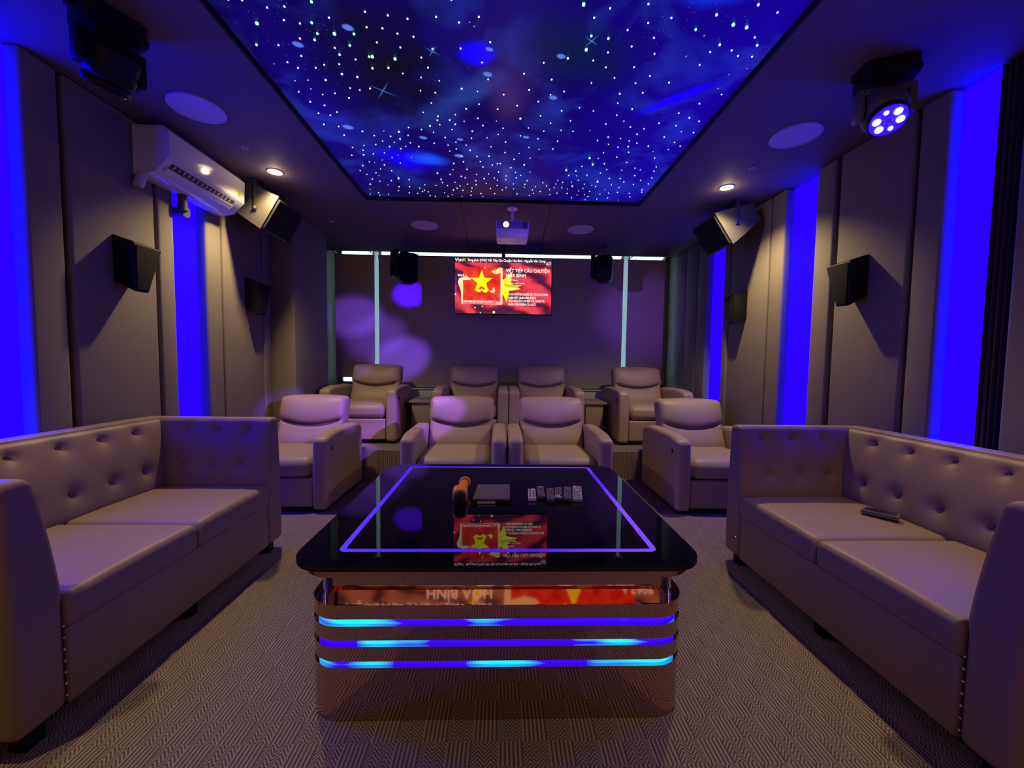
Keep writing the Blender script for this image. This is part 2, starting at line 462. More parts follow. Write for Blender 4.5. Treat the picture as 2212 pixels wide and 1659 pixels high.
def soft(name, lo, hi, r, n, m, parent=None, deform=None, seg=4):
    """rounded upholstered block with evenly spaced inner points; deform(P) may reshape it"""
    lo = np.array(lo, float); hi = np.array(hi, float)
    h = (hi-lo)/2; c = (hi+lo)/2
    rr = np.minimum(r, h*0.98)
    ax = []
    for k in range(3):
        inner = h[k]-rr[k]
        edge = [rr[k]*math.tan(PI/4*j/seg) for j in range(1, seg+1)]
        mid = list(np.linspace(-inner, inner, n[k]+1))
        ax.append([-inner-e for e in reversed(edge)] + mid + [inner+e for e in edge])
    idx = {}; V = []; Fc = []
    def vid(i, j, k):
        key = (i, j, k)
        if key not in idx:
            idx[key] = len(V); V.append((ax[0][i], ax[1][j], ax[2][k]))
        return idx[key]
    nx, ny, nz = (len(a)-1 for a in ax)
    for i in range(nx):
        for j in range(ny):
            for k in (0, nz): Fc.append([vid(i, j, k), vid(i+1, j, k), vid(i+1, j+1, k), vid(i, j+1, k)][::(1 if k else -1)])
    for i in range(nx):
        for k in range(nz):
            for j in (0, ny): Fc.append([vid(i, j, k), vid(i+1, j, k), vid(i+1, j, k+1), vid(i, j, k+1)][::(-1 if j else 1)])
    for j in range(ny):
        for k in range(nz):
            for i in (0, nx): Fc.append([vid(i, j, k), vid(i, j+1, k), vid(i, j+1, k+1), vid(i, j, k+1)][::(1 if i else -1)])
    Pn = np.array(V)
    inn = np.clip(Pn, -(h-rr), (h-rr))
    d = (Pn-inn)/rr
    ln = np.linalg.norm(d, axis=1, keepdims=True); ln[ln == 0] = 1
    Pn = inn + d/ln*rr + c
    if deform is not None: Pn = deform(Pn)
    me = bpy.data.meshes.new(name)
    me.from_pydata([tuple(p) for p in Pn], [], Fc); me.update()
    return link_me(name, me, m, parent, True)

def sphere(name, p, r, m, parent=None, sc=(1, 1, 1), seg=12):
    bm = bmesh.new()
    bmesh.ops.create_uvsphere(bm, u_segments=seg, v_segments=max(6, seg//2), radius=r)
    for v in bm.verts: v.co = Vector((v.co.x*sc[0]+p[0], v.co.y*sc[1]+p[1], v.co.z*sc[2]+p[2]))
    return link(name, bm, m, parent, True)

def hexa(name, v8, m, parent=None, bev=0.0):
    """v8: four corners of one end then the matching four of the other end"""
    bm = bmesh.new(); v = [bm.verts.new(p) for p in v8]
    for f in ((0, 1, 2, 3), (7, 6, 5, 4), (0, 4, 5, 1), (1, 5, 6, 2), (2, 6, 7, 3), (3, 7, 4, 0)): bm.faces.new([v[i] for i in f])
    bmesh.ops.recalc_face_normals(bm, faces=bm.faces)
    if bev: bmesh.ops.bevel(bm, geom=list(bm.edges), offset=bev, segments=3, profile=0.5, affect='EDGES')
    return link(name, bm, m, parent, bev > 0, 35 if bev else None)

def kids(o): return [c for c in S.objects if c.parent is o]
def dup(root, loc, rotz=0.0, label=None, group=None, ch=None):
    r = root.copy(); C.objects.link(r); r.location = loc; r.rotation_euler = (0, 0, rotz)
    if label: r['label'] = label
    if group: r['group'] = group
    for a in kids(root):
        c = a.copy(); C.objects.link(c); c.parent = r
        for g in kids(a):
            d = g.copy(); C.objects.link(d); d.parent = c
    return r

# ------------------------------------------------------------ the room
struct(box('floor', -2.6, 2.65, -1.7, 6.2, -0.06, 0.0, 'carpet'))
bm = bmesh.new()
add_prism(bm, [(-2.085, 4.19), (2.38, 4.19), (2.38, 5.75), (-2.41, 5.75), (-2.41, 4.875), (-2.085, 4.875)], 'z', 0.0, 0.30)
pf = tag(link('seating_platform', bm, 'carpet'), 'low carpeted step carrying the back row of recliners below the window', 'platform')
# ceiling slab around the star panel, and the blind pocket beyond it
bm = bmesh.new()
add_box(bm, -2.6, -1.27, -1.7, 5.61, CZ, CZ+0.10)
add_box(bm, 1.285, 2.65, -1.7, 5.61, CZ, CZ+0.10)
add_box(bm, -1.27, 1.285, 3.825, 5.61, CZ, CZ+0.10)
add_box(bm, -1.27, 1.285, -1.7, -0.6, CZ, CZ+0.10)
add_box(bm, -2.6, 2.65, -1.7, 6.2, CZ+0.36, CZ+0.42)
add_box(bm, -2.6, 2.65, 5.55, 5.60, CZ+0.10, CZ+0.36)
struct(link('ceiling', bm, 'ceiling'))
for i, (xa, xb) in enumerate(((-0.399, -0.446), (0.458, 0.500))):
    bm = bmesh.new()
    add_prism(bm, [(xa-0.005, 3.83), (xa+0.005, 3.83), (xb+0.005, 5.60), (xb-0.005, 5.60)], 'z', CZ-0.0015, CZ+0.01)
    struct(link('trim_%d' % (i+1), bm, 'black'))
bm = bmesh.new()
add_ring(bm, [(-1.278, -0.608), (1.293, -0.608), (1.293, 3.833), (-1.278, 3.833)], [(-1.266, -0.596), (1.281, -0.596), (1.281, 3.821), (-1.266, 3.821)], CZ-0.004, CZ+0.04)
struct(link('trim_3', bm, 'black'))
# side walls, wall behind the camera, window wall
XL, XR = -2.42, 2.485
struct(box('wall_left', XL-0.12, XL, -1.7, 6.2, 0, CZ+0.4, 'wall'))
struct(box('wall_right', XR, XR+0.12, -1.7, 6.2, 0, CZ+0.4, 'wall'))
struct(box('wall_front', -2.6, 2.65, -1.62, -1.5, 0, CZ+0.4, 'wall'))
struct(box('wall_column', XL, -2.09, 4.11, 4.87, 0, CZ, 'panel', bev=0.012))
bm = bmesh.new()
add_box(bm, -2.6, 2.65, 5.95, 6.10, 0, 0.83)
add_box(bm, -2.6, 2.65, 5.95, 6.10, 2.878, 3.16)
struct(link('wall_back', bm, 'white'))
struct(box('trim_4', XL, XR, 5.765, 6.12, 0.69, 0.845, 'white', bev=0.004))
# windows: three bays, white-grey frames, added translucent strips glowing behind the blind gaps
for i, (xa, xb, zs) in enumerate(((XL, -1.885, 0.845), (-1.805, 1.800, 0.845), (1.885, XR, 0.845))):
    bm = bmesh.new()
    zt = 2.878
    wa, wb = (0.06 if i == 0 else 0.018), (0.06 if i == 2 else 0.018)
    for a in ((xa, xa+wa, zs, zt), (xb-wb, xb, zs, zt), (xa+0.018, xb-0.018, zs, zs+0.085), (xa+0.018, xb-0.018, zt-0.03, zt)):
        add_box(bm, a[0], a[1], 5.98, 6.04, a[2], a[3], 0.004)
    o = struct(link('window_%d' % (i+1), bm, 'mullion', smooth=True, angle=35))
    box('pane', xa+0.018, xb-0.018, 6.005, 6.013, zs+0.085, zt-0.03, 'window_glass', o)
    if i != 1: box('handle', (xa+xb)/2-0.05, (xa+xb)/2+0.05, 5.965, 5.98, zs+0.03, zs+0.045, 'white', o, 0.003)
struct(box('trim_5', -1.885, -1.805, 5.99, 6.03, 0.845, 2.878, 'gap_glow'))
struct(box('trim_6', 1.800, 1.885, 5.99, 6.03, 0.845, 2.878, 'gap_glow'))

# upholstered wall panels in groups of narrow, wide, narrow with mirror strips between
def wall_panel(side, y0, y1, label, t=0.10, z1=CZ-0.004):
    if side < 0: lo, hi = (XL+0.002, y0, 0.0), (XL+t, y1, z1)
    else: lo, hi = (XR-t, y0, 0.0), (XR-0.002, y1, z1)
    bm = bmesh.new(); add_box(bm, lo[0], hi[0], lo[1], hi[1], lo[2], hi[2], 0.018, 3)
    o = link('wall_panel', bm, 'panel', None, True, 35)
    return tag(o, label, 'wall panel')
wl = [(1.45, 1.745, 'taupe wall panel at the left edge before the nearest blue strip'),
      (2.045, 2.215, 'narrow taupe panel just right of the nearest left blue strip'),
      (2.242, 2.775, 'wide taupe panel holding the left wall surround speaker under the air conditioner'),
      (2.797, 2.93, 'narrow taupe panel on the left wall just before the second blue strip'),
      (3.235, 3.405, 'narrow taupe panel just past the second left blue strip, under the big speaker'),
      (3.422, 3.965, 'wide taupe panel holding the farther left surround speaker'),
      (3.982, 4.105, 'narrow shaded panel tucked against the far left column')]
for a in wl: wall_panel(-1, *a)
wr = [(1.66, 1.835, 'dark taupe panel at the right picture edge before the curtained recess'),
      (2.145, 2.30, 'narrow taupe panel just left of the nearest right blue strip'),
      (2.325, 2.835, 'wide taupe panel holding the nearer right surround speaker'),
      (2.875, 3.045, 'narrow rounded panel just right of the middle right blue strip'),
      (3.38, 3.55, 'narrow taupe panel just past the middle right blue strip'),
      (3.57, 4.165, 'wide taupe panel holding the farther right surround speaker'),
      (4.185, 4.285, 'slim shaded panel just before the farthest right blue strip'),
      (4.64, 4.86, 'panel just past the farthest right blue strip'),
      (4.88, 5.17, 'greenish lit panel second from the window on the right wall'),
      (5.185, 5.50, 'greenish lit panel next to the window on the right wall')]
for a in wr: wall_panel(1, *a)
n = 7
for side, ys in ((-1, ((2.205, 2.25), (2.765, 2.805), (3.395, 3.43), (3.955, 3.99))),
                 (1, ((2.29, 2.335), (2.825, 2.885), (3.54, 3.58), (4.155, 4.195), (4.85, 4.89), (5.16, 5.195)))):
    for y0, y1 in ys:
        x0, x1 = (XL, XL+0.055) if side < 0 else (XR-0.055, XR)
        struct(box('trim_%d' % n, x0, x1, y0, y1, 0, CZ-0.01, 'gapmirror')); n += 1
# blue glowing wall strips between the panel groups
def blue(side, y0, y1, label, m='blue'):
    x0, x1 = (XL+0.002, XL+0.03) if side < 0 else (XR-0.03, XR-0.002)
    t = thing('wall_light', label, 'wall light', ((x0+x1)/2, (y0+y1)/2, 0))
    cx, cy = (x0+x1)/2, (y0+y1)/2
    box('diffuser', x0-cx, x1-cx, y0-cy, y1-cy, 0.02, CZ-0.012, m, t)
    return t
blue(-1, 1.745, 2.043, 'glowing blue strip at the left picture edge')
blue(-1, 2.932, 3.233, 'glowing blue strip below the air conditioner on the left wall', 'blue_mid')
blue(1, 1.985, 2.143, 'glowing blue strip nearest the camera on the right wall')
blue(1, 3.047, 3.378, 'glowing blue strip on the right wall between the two surround speakers', 'blue_mid')
blue(1, 4.287, 4.638, 'farthest glowing blue strip, right of the window', 'blue_far')
# dark curtain in the nearest right recess
bm = bmesh.new()
pts = []
for k in range(61):
    y = 1.845 + (1.98-1.845)*k/60
    pts.append((XR-0.035 + 0.014*math.sin(k*0.55), y))
pts += [(XR-0.005, 1.98), (XR-0.005, 1.845)]
add_prism(bm, pts, 'z', 0.02, CZ-0.01)
tag(link('curtain', bm, 'curtain', None, True, 60), 'dark wine curtain beside the nearest right blue strip', 'curtain')

# star ceiling
sc_ = thing('star_ceiling', 'dark blue galaxy ceiling panel with hundreds of fibre-optic stars', 'ceiling light', (0, 1.6, CZ))
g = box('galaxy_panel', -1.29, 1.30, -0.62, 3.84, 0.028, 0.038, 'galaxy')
g.parent = sc_; g.location = (0, -1.6, 0)
STARS = "973,1702 1064,1734g 605,1755 -361,1756 331,1762G -227,1767 1173,1772 449,1782 916,1789g -821,1797g -1173,1805 -1116,1806 730,1818 -952,1830 392,1831 1017,1835G -1030,1838 -612,1842 -116,1847 1085,1847G 638,1848 -305,1855 -517,1856 863,1868g -434,1870 -159,1877s -783,1879 -207,1880 559,1889 -140,1899s -992,1900 -870,1903g 921,1905s 1159,1905 -928,1915 -1121,1917G -632,1923 400,1923g -561,1926 695,1927 483,1934g 1196,1944g 1018,1948g -500,1953 -702,1958g -793,1961G -872,1963g -429,1968 608,1982 -70,1985 1097,1985 999,1999 -902,2000g -971,2001 394,2005G -612,2009 1148,2018 1219,2020 734,2022 505,2023 -747,2027g -215,2029 896,2033s -507,2035 -352,2037 -1198,2042g -1096,2046 -829,2051 314,2063g 445,2078 990,2084 -820,2088g -661,2094G -677,2095g -418,2095 1243,2099s -551,2104G 198,2104 -1019,2111 664,2114 -115,2116 520,2121 -754,2123 1176,2144s -1112,2157 -850,2160 -397,2163 -930,2167 -602,2167g -1188,2172s 768,2173 -686,2174g 103,2185 -984,2190 -1077,2195 586,2195 -539,2212 889,2217 253,2222g -865,2230g 711,2230 -447,2236 -88,2236 472,2238 -790,2248g 1177,2252s -354,2259 -972,2280g -1069,2285s -1143,2293s 1223,2298 777,2304 138,2308 335,2313 -238,2316g 651,2318 -151,2335 -751,2337 -862,2338 -472,2343 262,2343 -814,2352 -4,2354 -1087,2356s -391,2356 1139,2382 -1168,2383 -966,2387 663,2398 -1042,2402 198,2406 -901,2424 -149,2446 -430,2448 77,2448 765,2449 449,2451 -1144,2469 1058,2474 538,2477 347,2485 -39,2486 -229,2492 -1074,2499 690,2511 1143,2516 -495,2539 224,2540 1220,2548 -301,2552 -1026,2561 752,2569 -411,2573 102,2573g -1145,2578 979,2580 418,2582 -165,2583 -1081,2596 1097,2601 647,2604 -49,2607s -343,2609 296,2612 -421,2614 -253,2619 813,2629 907,2644 -313,2653 -136,2658 -413,2663 1160,2665s 1244,2670 158,2671 -478,2678g -6,2682 563,2683s 374,2687 -1164,2694 453,2694 262,2701 -622,2702 883,2707 -341,2713 -1077,2714 -542,2721 -209,2725 1075,2730 702,2749 -468,2750 -796,2751s -38,2754 -698,2755g -941,2762 789,2762 111,2764 857,2789 1171,2792 232,2793 640,2794 -647,2795 -114,2798 -877,2808 -399,2808 -220,2808 -1080,2812 -768,2812 918,2813 369,2815 1231,2836 727,2838 -712,2842 12,2844 1010,2846 872,2860 -332,2861 803,2872 -840,2874 -486,2884 1167,2884 -762,2885 -652,2886 -265,2897 -392,2904 178,2906 -90,2910 1069,2913s 350,2918g -902,2921 252,2927 -603,2933 899,2934 -696,2935 -990,2937 -812,2943 722,2950 -340,2951 -242,2965 -739,2967 -1082,2969 10,2983 -390,2983 112,2989 -1018,3001 1116,3004 834,3006 636,3022G -873,3031 703,3032 -109,3040 -312,3048 -198,3048 -960,3050 197,3053 -783,3059s -1037,3067 78,3075 -1128,3078 932,3080 -690,3088s -836,3097 768,3107 681,3114G -177,3123 -306,3133 1180,3136 -921,3137s -25,3144 -47,3149 159,3156g 607,3159 -383,3164 1023,3164 -1030,3172 -87,3172 -795,3177 -992,3180s 1073,3188 811,3198 931,3203 57,3206 -161,3207 1189,3207 -926,3213 494,3216G -1100,3231 573,3232 -290,3250 775,3258 -401,3262 212,3270 -977,3281 96,3281 -40,3282 1062,3287 675,3297 -896,3305 531,3310 595,3316 -1150,3318 1214,3318 -122,3321 -535,3328g 141,3331 -219,3335 871,3345 961,3345 21,3346 -435,3347 -1034,3349 1138,3365 -347,3374 106,3376 -1118,3382 -75,3390g 624,3393 -1024,3397s -317,3399 787,3400G 454,3403 1009,3404 -160,3406 20,3415 198,3424 1226,3427 -873,3428G -51,3428 572,3433 -521,3435 499,3437 1104,3444 -232,3446 334,3456 -792,3459 -1100,3462 688,3462 921,3463 447,3472 757,3481 -947,3483 -412,3486 84,3491 -147,3492 183,3492 -519,3498 -1048,3500 796,3503 593,3505g 1000,3510 373,3514 -307,3515 -234,3524 -54,3529 279,3531 508,3541 441,3543 695,3544 1214,3545 -678,3549 181,3553 -483,3554 -376,3555 -584,3556 890,3560s -1149,3561g 23,3564 562,3564 -1001,3569s 406,3587 90,3589 -275,3590 -113,3590 1229,3592 -819,3593 -911,3598 667,3599 257,3601 764,3601 -406,3603 1015,3608 -736,3616 -9,3616 1128,3624 942,3628 328,3629 -443,3640 -360,3642 870,3654 -286,3655 482,3655 574,3656 -702,3660 -1186,3666 270,3671 734,3673 -938,3678 669,3683 -725,3688 -674,3690 125,3690 421,3692 -78,3696 1156,3697 -531,3703 -202,3703 774,3712 239,3718 -852,3722 -777,3731 960,3732 -1131,3734 -296,3743 -468,3745 629,3747 868,3763 -1049,3764 -187,3770 -1218,3771 -673,3773 -380,3774 1074,3775s -509,3778 763,3784 -1136,3789 -628,3789"
def star_bm(bm, x, y, r, tail):
    z = 0.028 - (0.006 if tail else 0.001)
    gg = bmesh.ops.create_icosphere(bm, subdivisions=1, radius=r)
    for v in gg['verts']: v.co += Vector((x, y, z))
st = []
for t in STARS.split():
    k = ''
    if t[-1] in 'gGs': k = t[-1]; t = t[:-1]
    a, b_ = t.split(','); st.append((int(a)/1000, int(b_)/1000-1.6, k))
big = [s for s in st if s[2] == 'G'] + [s for s in st if s[2] != 'G']
def rad(k, y): return {'G': .0080, 'g': .0060, 's': .0026, '': .0044}[k]
for x, y, k in big[:100]:
    bm = bmesh.new(); star_bm(bm, 0, 0, rad(k, y), k in ('g', 'G'))
    o = link('star_light', bm, {'G': 'star_green', 'g': 'star_green', 's': 'star_dim', '': 'star'}[k], sc_, True)
    o.location = (x, y, 0)
bm = bmesh.new()
for i, (x, y, k) in enumerate(big[100:]):
    star_bm(bm, x, y, rad(k, y)*(0.8 + 0.4*random.random()), 0)
o = link('star_lights', bm, 'star', sc_, True); o['kind'] = 'stuff'
o['label'] = 'smaller white fibre-optic stars towards the projector'
# fibre tails above the stars
bm = bmesh.new()
for x, y, k in st:
    if k in ('g', 'G') or (not k and random.random() < 0.12):
        gg = bmesh.ops.create_cone(bm, cap_ends=True, segments=5, radius1=rad(k, y)*0.7, radius2=0.001, depth=0.007)
        for v in gg['verts']: v.co += Vector((x, y, 0.0245))
o = link('fibre_tails', bm, 'fibre', sc_); o['kind'] = 'stuff'

# ceiling downlights
def downlight(x, y, label):
    t = thing('downlight', label, 'ceiling light', (x, y, CZ), 0, 'warm recessed downlights')
    bm = bmesh.new()
    add_ring(bm, [(0.055*math.cos(a*PI/16), 0.055*math.sin(a*PI/16)) for a in range(32)], [(0.044*math.cos(a*PI/16), 0.044*math.sin(a*PI/16)) for a in range(32)], -0.006, 0.0)
    link('frame', bm, 'white', t, True, 40)
    cyl('lens', (0, 0, -0.004), (0, 0, 1), 0.044, 0.006, 'lens', t)
    return t
DL = ['warm downlight on the left beside the air conditioner', 'warm downlight above the right loudspeaker', 'warm downlight near the camera on the left', 'warm downlight near the camera on the right', 'warm downlight behind the camera on the left', 'warm downlight behind the camera on the right']
for (x, y), l in zip(DOWN, DL): downlight(x, y, l)

# flush round ceiling speakers
def ceil_spk(x, y, label):
    t = thing('ceiling_speaker', label, 'ceiling speaker', (x, y, CZ), 0, 'round ceiling speakers')
    cyl('grille', (0, 0, -0.003), (0, 0, 1), 0.139, 0.008, 'spk_white', t, seg=48)
    bm = bmesh.new()
    add_ring(bm, [(0.146*math.cos(a*PI/32), 0.146*math.sin(a*PI/32)) for a in range(64)], [(0.139*math.cos(a*PI/32), 0.139*math.sin(a*PI/32)) for a in range(64)], -0.010, 0.0)
    link('rim', bm, 'spk_white', t, True, 40)
ceil_spk(-1.832, 2.514, 'round ceiling speaker above the air conditioner on the left')
ceil_spk(1.89, 2.62, 'round ceiling speaker on the right glowing blue below the lit moving head')
ceil_spk(-0.862, 4.494, 'round ceiling speaker left of the projector')
ceil_spk(0.868, 4.522, 'round ceiling speaker right of the projector')
for x, y, l in ((-1.825, 2.95, 'tiny ring sensor in the left ceiling near the downlight'), (1.887, 3.06, 'tiny ring sensor in the right ceiling near the downlight'), (-1.851, 4.439, 'tiny sensor in the far left ceiling')):
    bm = bmesh.new()
    add_ring(bm, [(0.022*math.cos(a*PI/12), 0.022*math.sin(a*PI/12)) for a in range(24)], [(0.014*math.cos(a*PI/12), 0.014*math.sin(a*PI/12)) for a in range(24)], -0.006, 0.0)
    o = link('ceiling_sensor', bm, 'spk_white', None, True, 40); o.location = (x, y, CZ)
    tag(o, l, 'sensor')

# roller blinds
def blind(x0, x1, z0, label):
    t = thing('roller_blind', label, 'blind', ((x0+x1)/2, 5.72, CZ-0.06))
    w = (x1-x0)/2
    cyl('roller', (0, 0.02, 0.025), (1, 0, 0), 0.025, 2*w-0.01, 'blind', t)
    box('cloth', -w+0.004, w-0.004, -0.012, -0.009, z0-CZ+0.06, 0.03, 'blind', t)
    box('bottom_bar', -w+0.004, w-0.004, -0.018, -0.003, z0-CZ+0.045, z0-CZ+0.062, 'silver', t, 0.003)
    for s in (-1, 1): box('bracket', s*(w-0.002)-0.002, s*(w-0.002)+0.002, -0.02, 0.05, -0.01, 0.045, 'mullion', t)
    for s in (-1, 1): box('hanger', s*(w-0.03)-0.006, s*(w-0.03)+0.006, -0.113, 0.03, 0.052, 0.062, 'mullion', t)
    return t
blind(-2.345, -1.790, 1.02, 'narrow grey roller blind over the left window')
blind(-1.738, 1.727, 0.885, 'wide grey roller blind behind the television')
blind(1.785, 2.325, 1.02, 'narrow grey roller blind over the right window')

# ------------------------------------------------------------ recliners
def make_recliner(side, label):
    """side +1: power button on the +x armrest; faces -y, origin at front centre on the floor"""
    W2 = 0.4375; a = 0.124
    t = thing('recliner', label, 'recliner', (0, 0, 0), 0, 'taupe leather recliners')
    box('plinth', -W2+0.04, W2-0.04, 0.05, 0.80, 0.0, 0.06, 'black', t)
    def arm_def(P):
        f = np.clip(1-(P[:, 1]-0.0)/0.26, 0, 1)
        up = np.clip((P[:, 2]-0.30)/0.30, 0, 1)
        P[:, 2] -= 0.035*f**2*up
        back = np.clip((P[:, 1]-0.62)/0.22, 0, 1)
        P[:, 2] -= 0.05*back**2*up
        P[:, 1] += 0.012*up*(1-np.clip(P[:, 1]/0.3, 0, 1))
        return P
    for s in (-1, 1):
        lo, hi = sorted((s*(W2-a), s*W2))
        arm = soft('armrest', (lo, 0.0, 0.025), (hi, 0.84, 0.645), 0.036, (3, 16, 12), 'leather', t, arm_def)
        if s == side:
            c = cyl('control_button', (s*(W2+0.002), 0.115, 0.515), (1, 0, 0), 0.019, 0.008, 'black', arm, bev=0.002)
            cyl('button_ring', (s*(W2+0.005), 0.115, 0.515), (1, 0, 0), 0.011, 0.007, 'chrome', c, bev=0.001)
    wi = W2-a-0.004
    def seat_def(P):
        u = P[:, 0]/wi
        up = np.clip((P[:, 2]-0.38)/0.08, 0, 1)
        P[:, 2] += up*0.022*(1-u**2)*np.sin(np.clip((P[:, 1]-0.0)/0.58, 0, 1)*PI)
        fr = np.clip(1-(P[:, 1])/0.15, 0, 1)
        P[:, 1] -= 0.02*fr*(1-u**2)
        return P
    soft('seat', (-wi, 0.015, 0.285), (wi, 0.62, 0.455), 0.07, (12, 12, 2), 'leather', t, seat_def, 6)
    soft('footrest', (-wi, 0.022, 0.045), (wi, 0.10, 0.285), 0.018, (6, 1, 4), 'leather', t)
    def back_def(P):
        z = P[:, 2]; x = P[:, 0]; u = np.clip(np.abs(x)/0.31, 0, 1)
        front = np.clip((0.70-P[:, 1])/0.12, 0, 1)
        zc = 0.628 + 0.038*(np.clip(np.abs(x)/0.25, 0, 1.2))**2
        low = np.exp(-((z-0.50)/0.10)**2)*0.030
        dd = z-zc
        pil = np.where(dd > 0, 0.062*np.sin(np.clip(dd/0.27, 0, 1)*PI)**0.45, 0)
        win = np.clip((0.285-np.abs(x))/0.05, 0, 1)
        cre = 0.050*np.exp(-(dd/0.014)**2)*win
        P[:, 1] += front*(-(low+pil)*(1-u**4*0.7) + cre)
        top = np.clip((z-0.80)/0.10, 0, 1)
        P[:, 2] -= 0.015*top*u**2
        P[:, 1] += (z-0.36)*0.36                     # lean
        P[:, 0] *= 1 - 0.03*np.clip((z-0.45)/0.4, 0, 1) + 0.05*np.clip((z-0.62)/0.1, 0, 1)
        return P
    soft('backrest', (-wi, 0.555, 0.36), (wi, 0.70, 0.90), 0.045, (28, 2, 44), 'leather', t, back_def)
    def shell_def(P):
        P[:, 1] += np.clip(P[:, 2]-0.36, 0, 1)*0.36
        return P
    soft('back_shell', (-wi+0.01, 0.66, 0.06), (wi-0.01, 0.76, 0.86), 0.035, (4, 1, 16), 'leather', t, shell_def)
    return t
rl_ = make_recliner(1, 'front row recliner on the left with violet light, behind the left sofa')
rr_ = make_recliner(-1, 'front row recliner on the right, behind the right sofa')
rl_.location = (-1.40-0.4375, 3.20, 0); rl_['group'] = 'front row recliners'
rr_.location = (1.45+0.4375, 3.18, 0); rr_['group'] = 'front row recliners'
dup(rr_, (-0.388, 3.22, 0), 0, 'left of the two joined front row recliners behind the coffee table', 'front row recliners')
dup(rl_, (0.500, 3.22, 0), 0, 'right of the two joined front row recliners behind the coffee table', 'front row recliners')
BR = 'back row recliners on the platform'
dup(rl_, (-1.18-0.4375, 4.50, 0.30), 0, 'back row recliner at the far left beside the lit left window', BR)
dup(rr_, (-0.351, 4.52, 0.30), 0, 'back row recliner left of centre on the platform', BR)
dup(rl_, (0.527, 4.52, 0.30), 0, 'back row recliner right of centre on the platform', BR)
dup(rr_, (1.352+0.4375, 4.50, 0.30), 0, 'back row recliner at the far right beside the right window', BR)

# small consoles between the back row recliners
def console(x, label):
    t = thing('console_table', label, 'side table', (x, 4.86, 0.30), 0, 'consoles between back row recliners')
    box('tabletop', -0.175, 0.175, 0.0, 0.55, 0.435, 0.46, 'console', t, 0.004)
    box('pedestal', -0.108, 0.108, 0.03, 0.50, 0.0, 0.434, 'console', t, 0.003)
    box('shelf', -0.170, 0.170, 0.06, 0.50, 0.13, 0.145, 'console', t, 0.003)
    box('back_panel', -0.170, 0.170, 0.505, 0.525, 0.0, 0.434, 'black', t)
    return t
console(-0.985, 'narrow taupe console between the back row recliners, left one')
console(1.160, 'narrow taupe console between the back row recliners, right one')

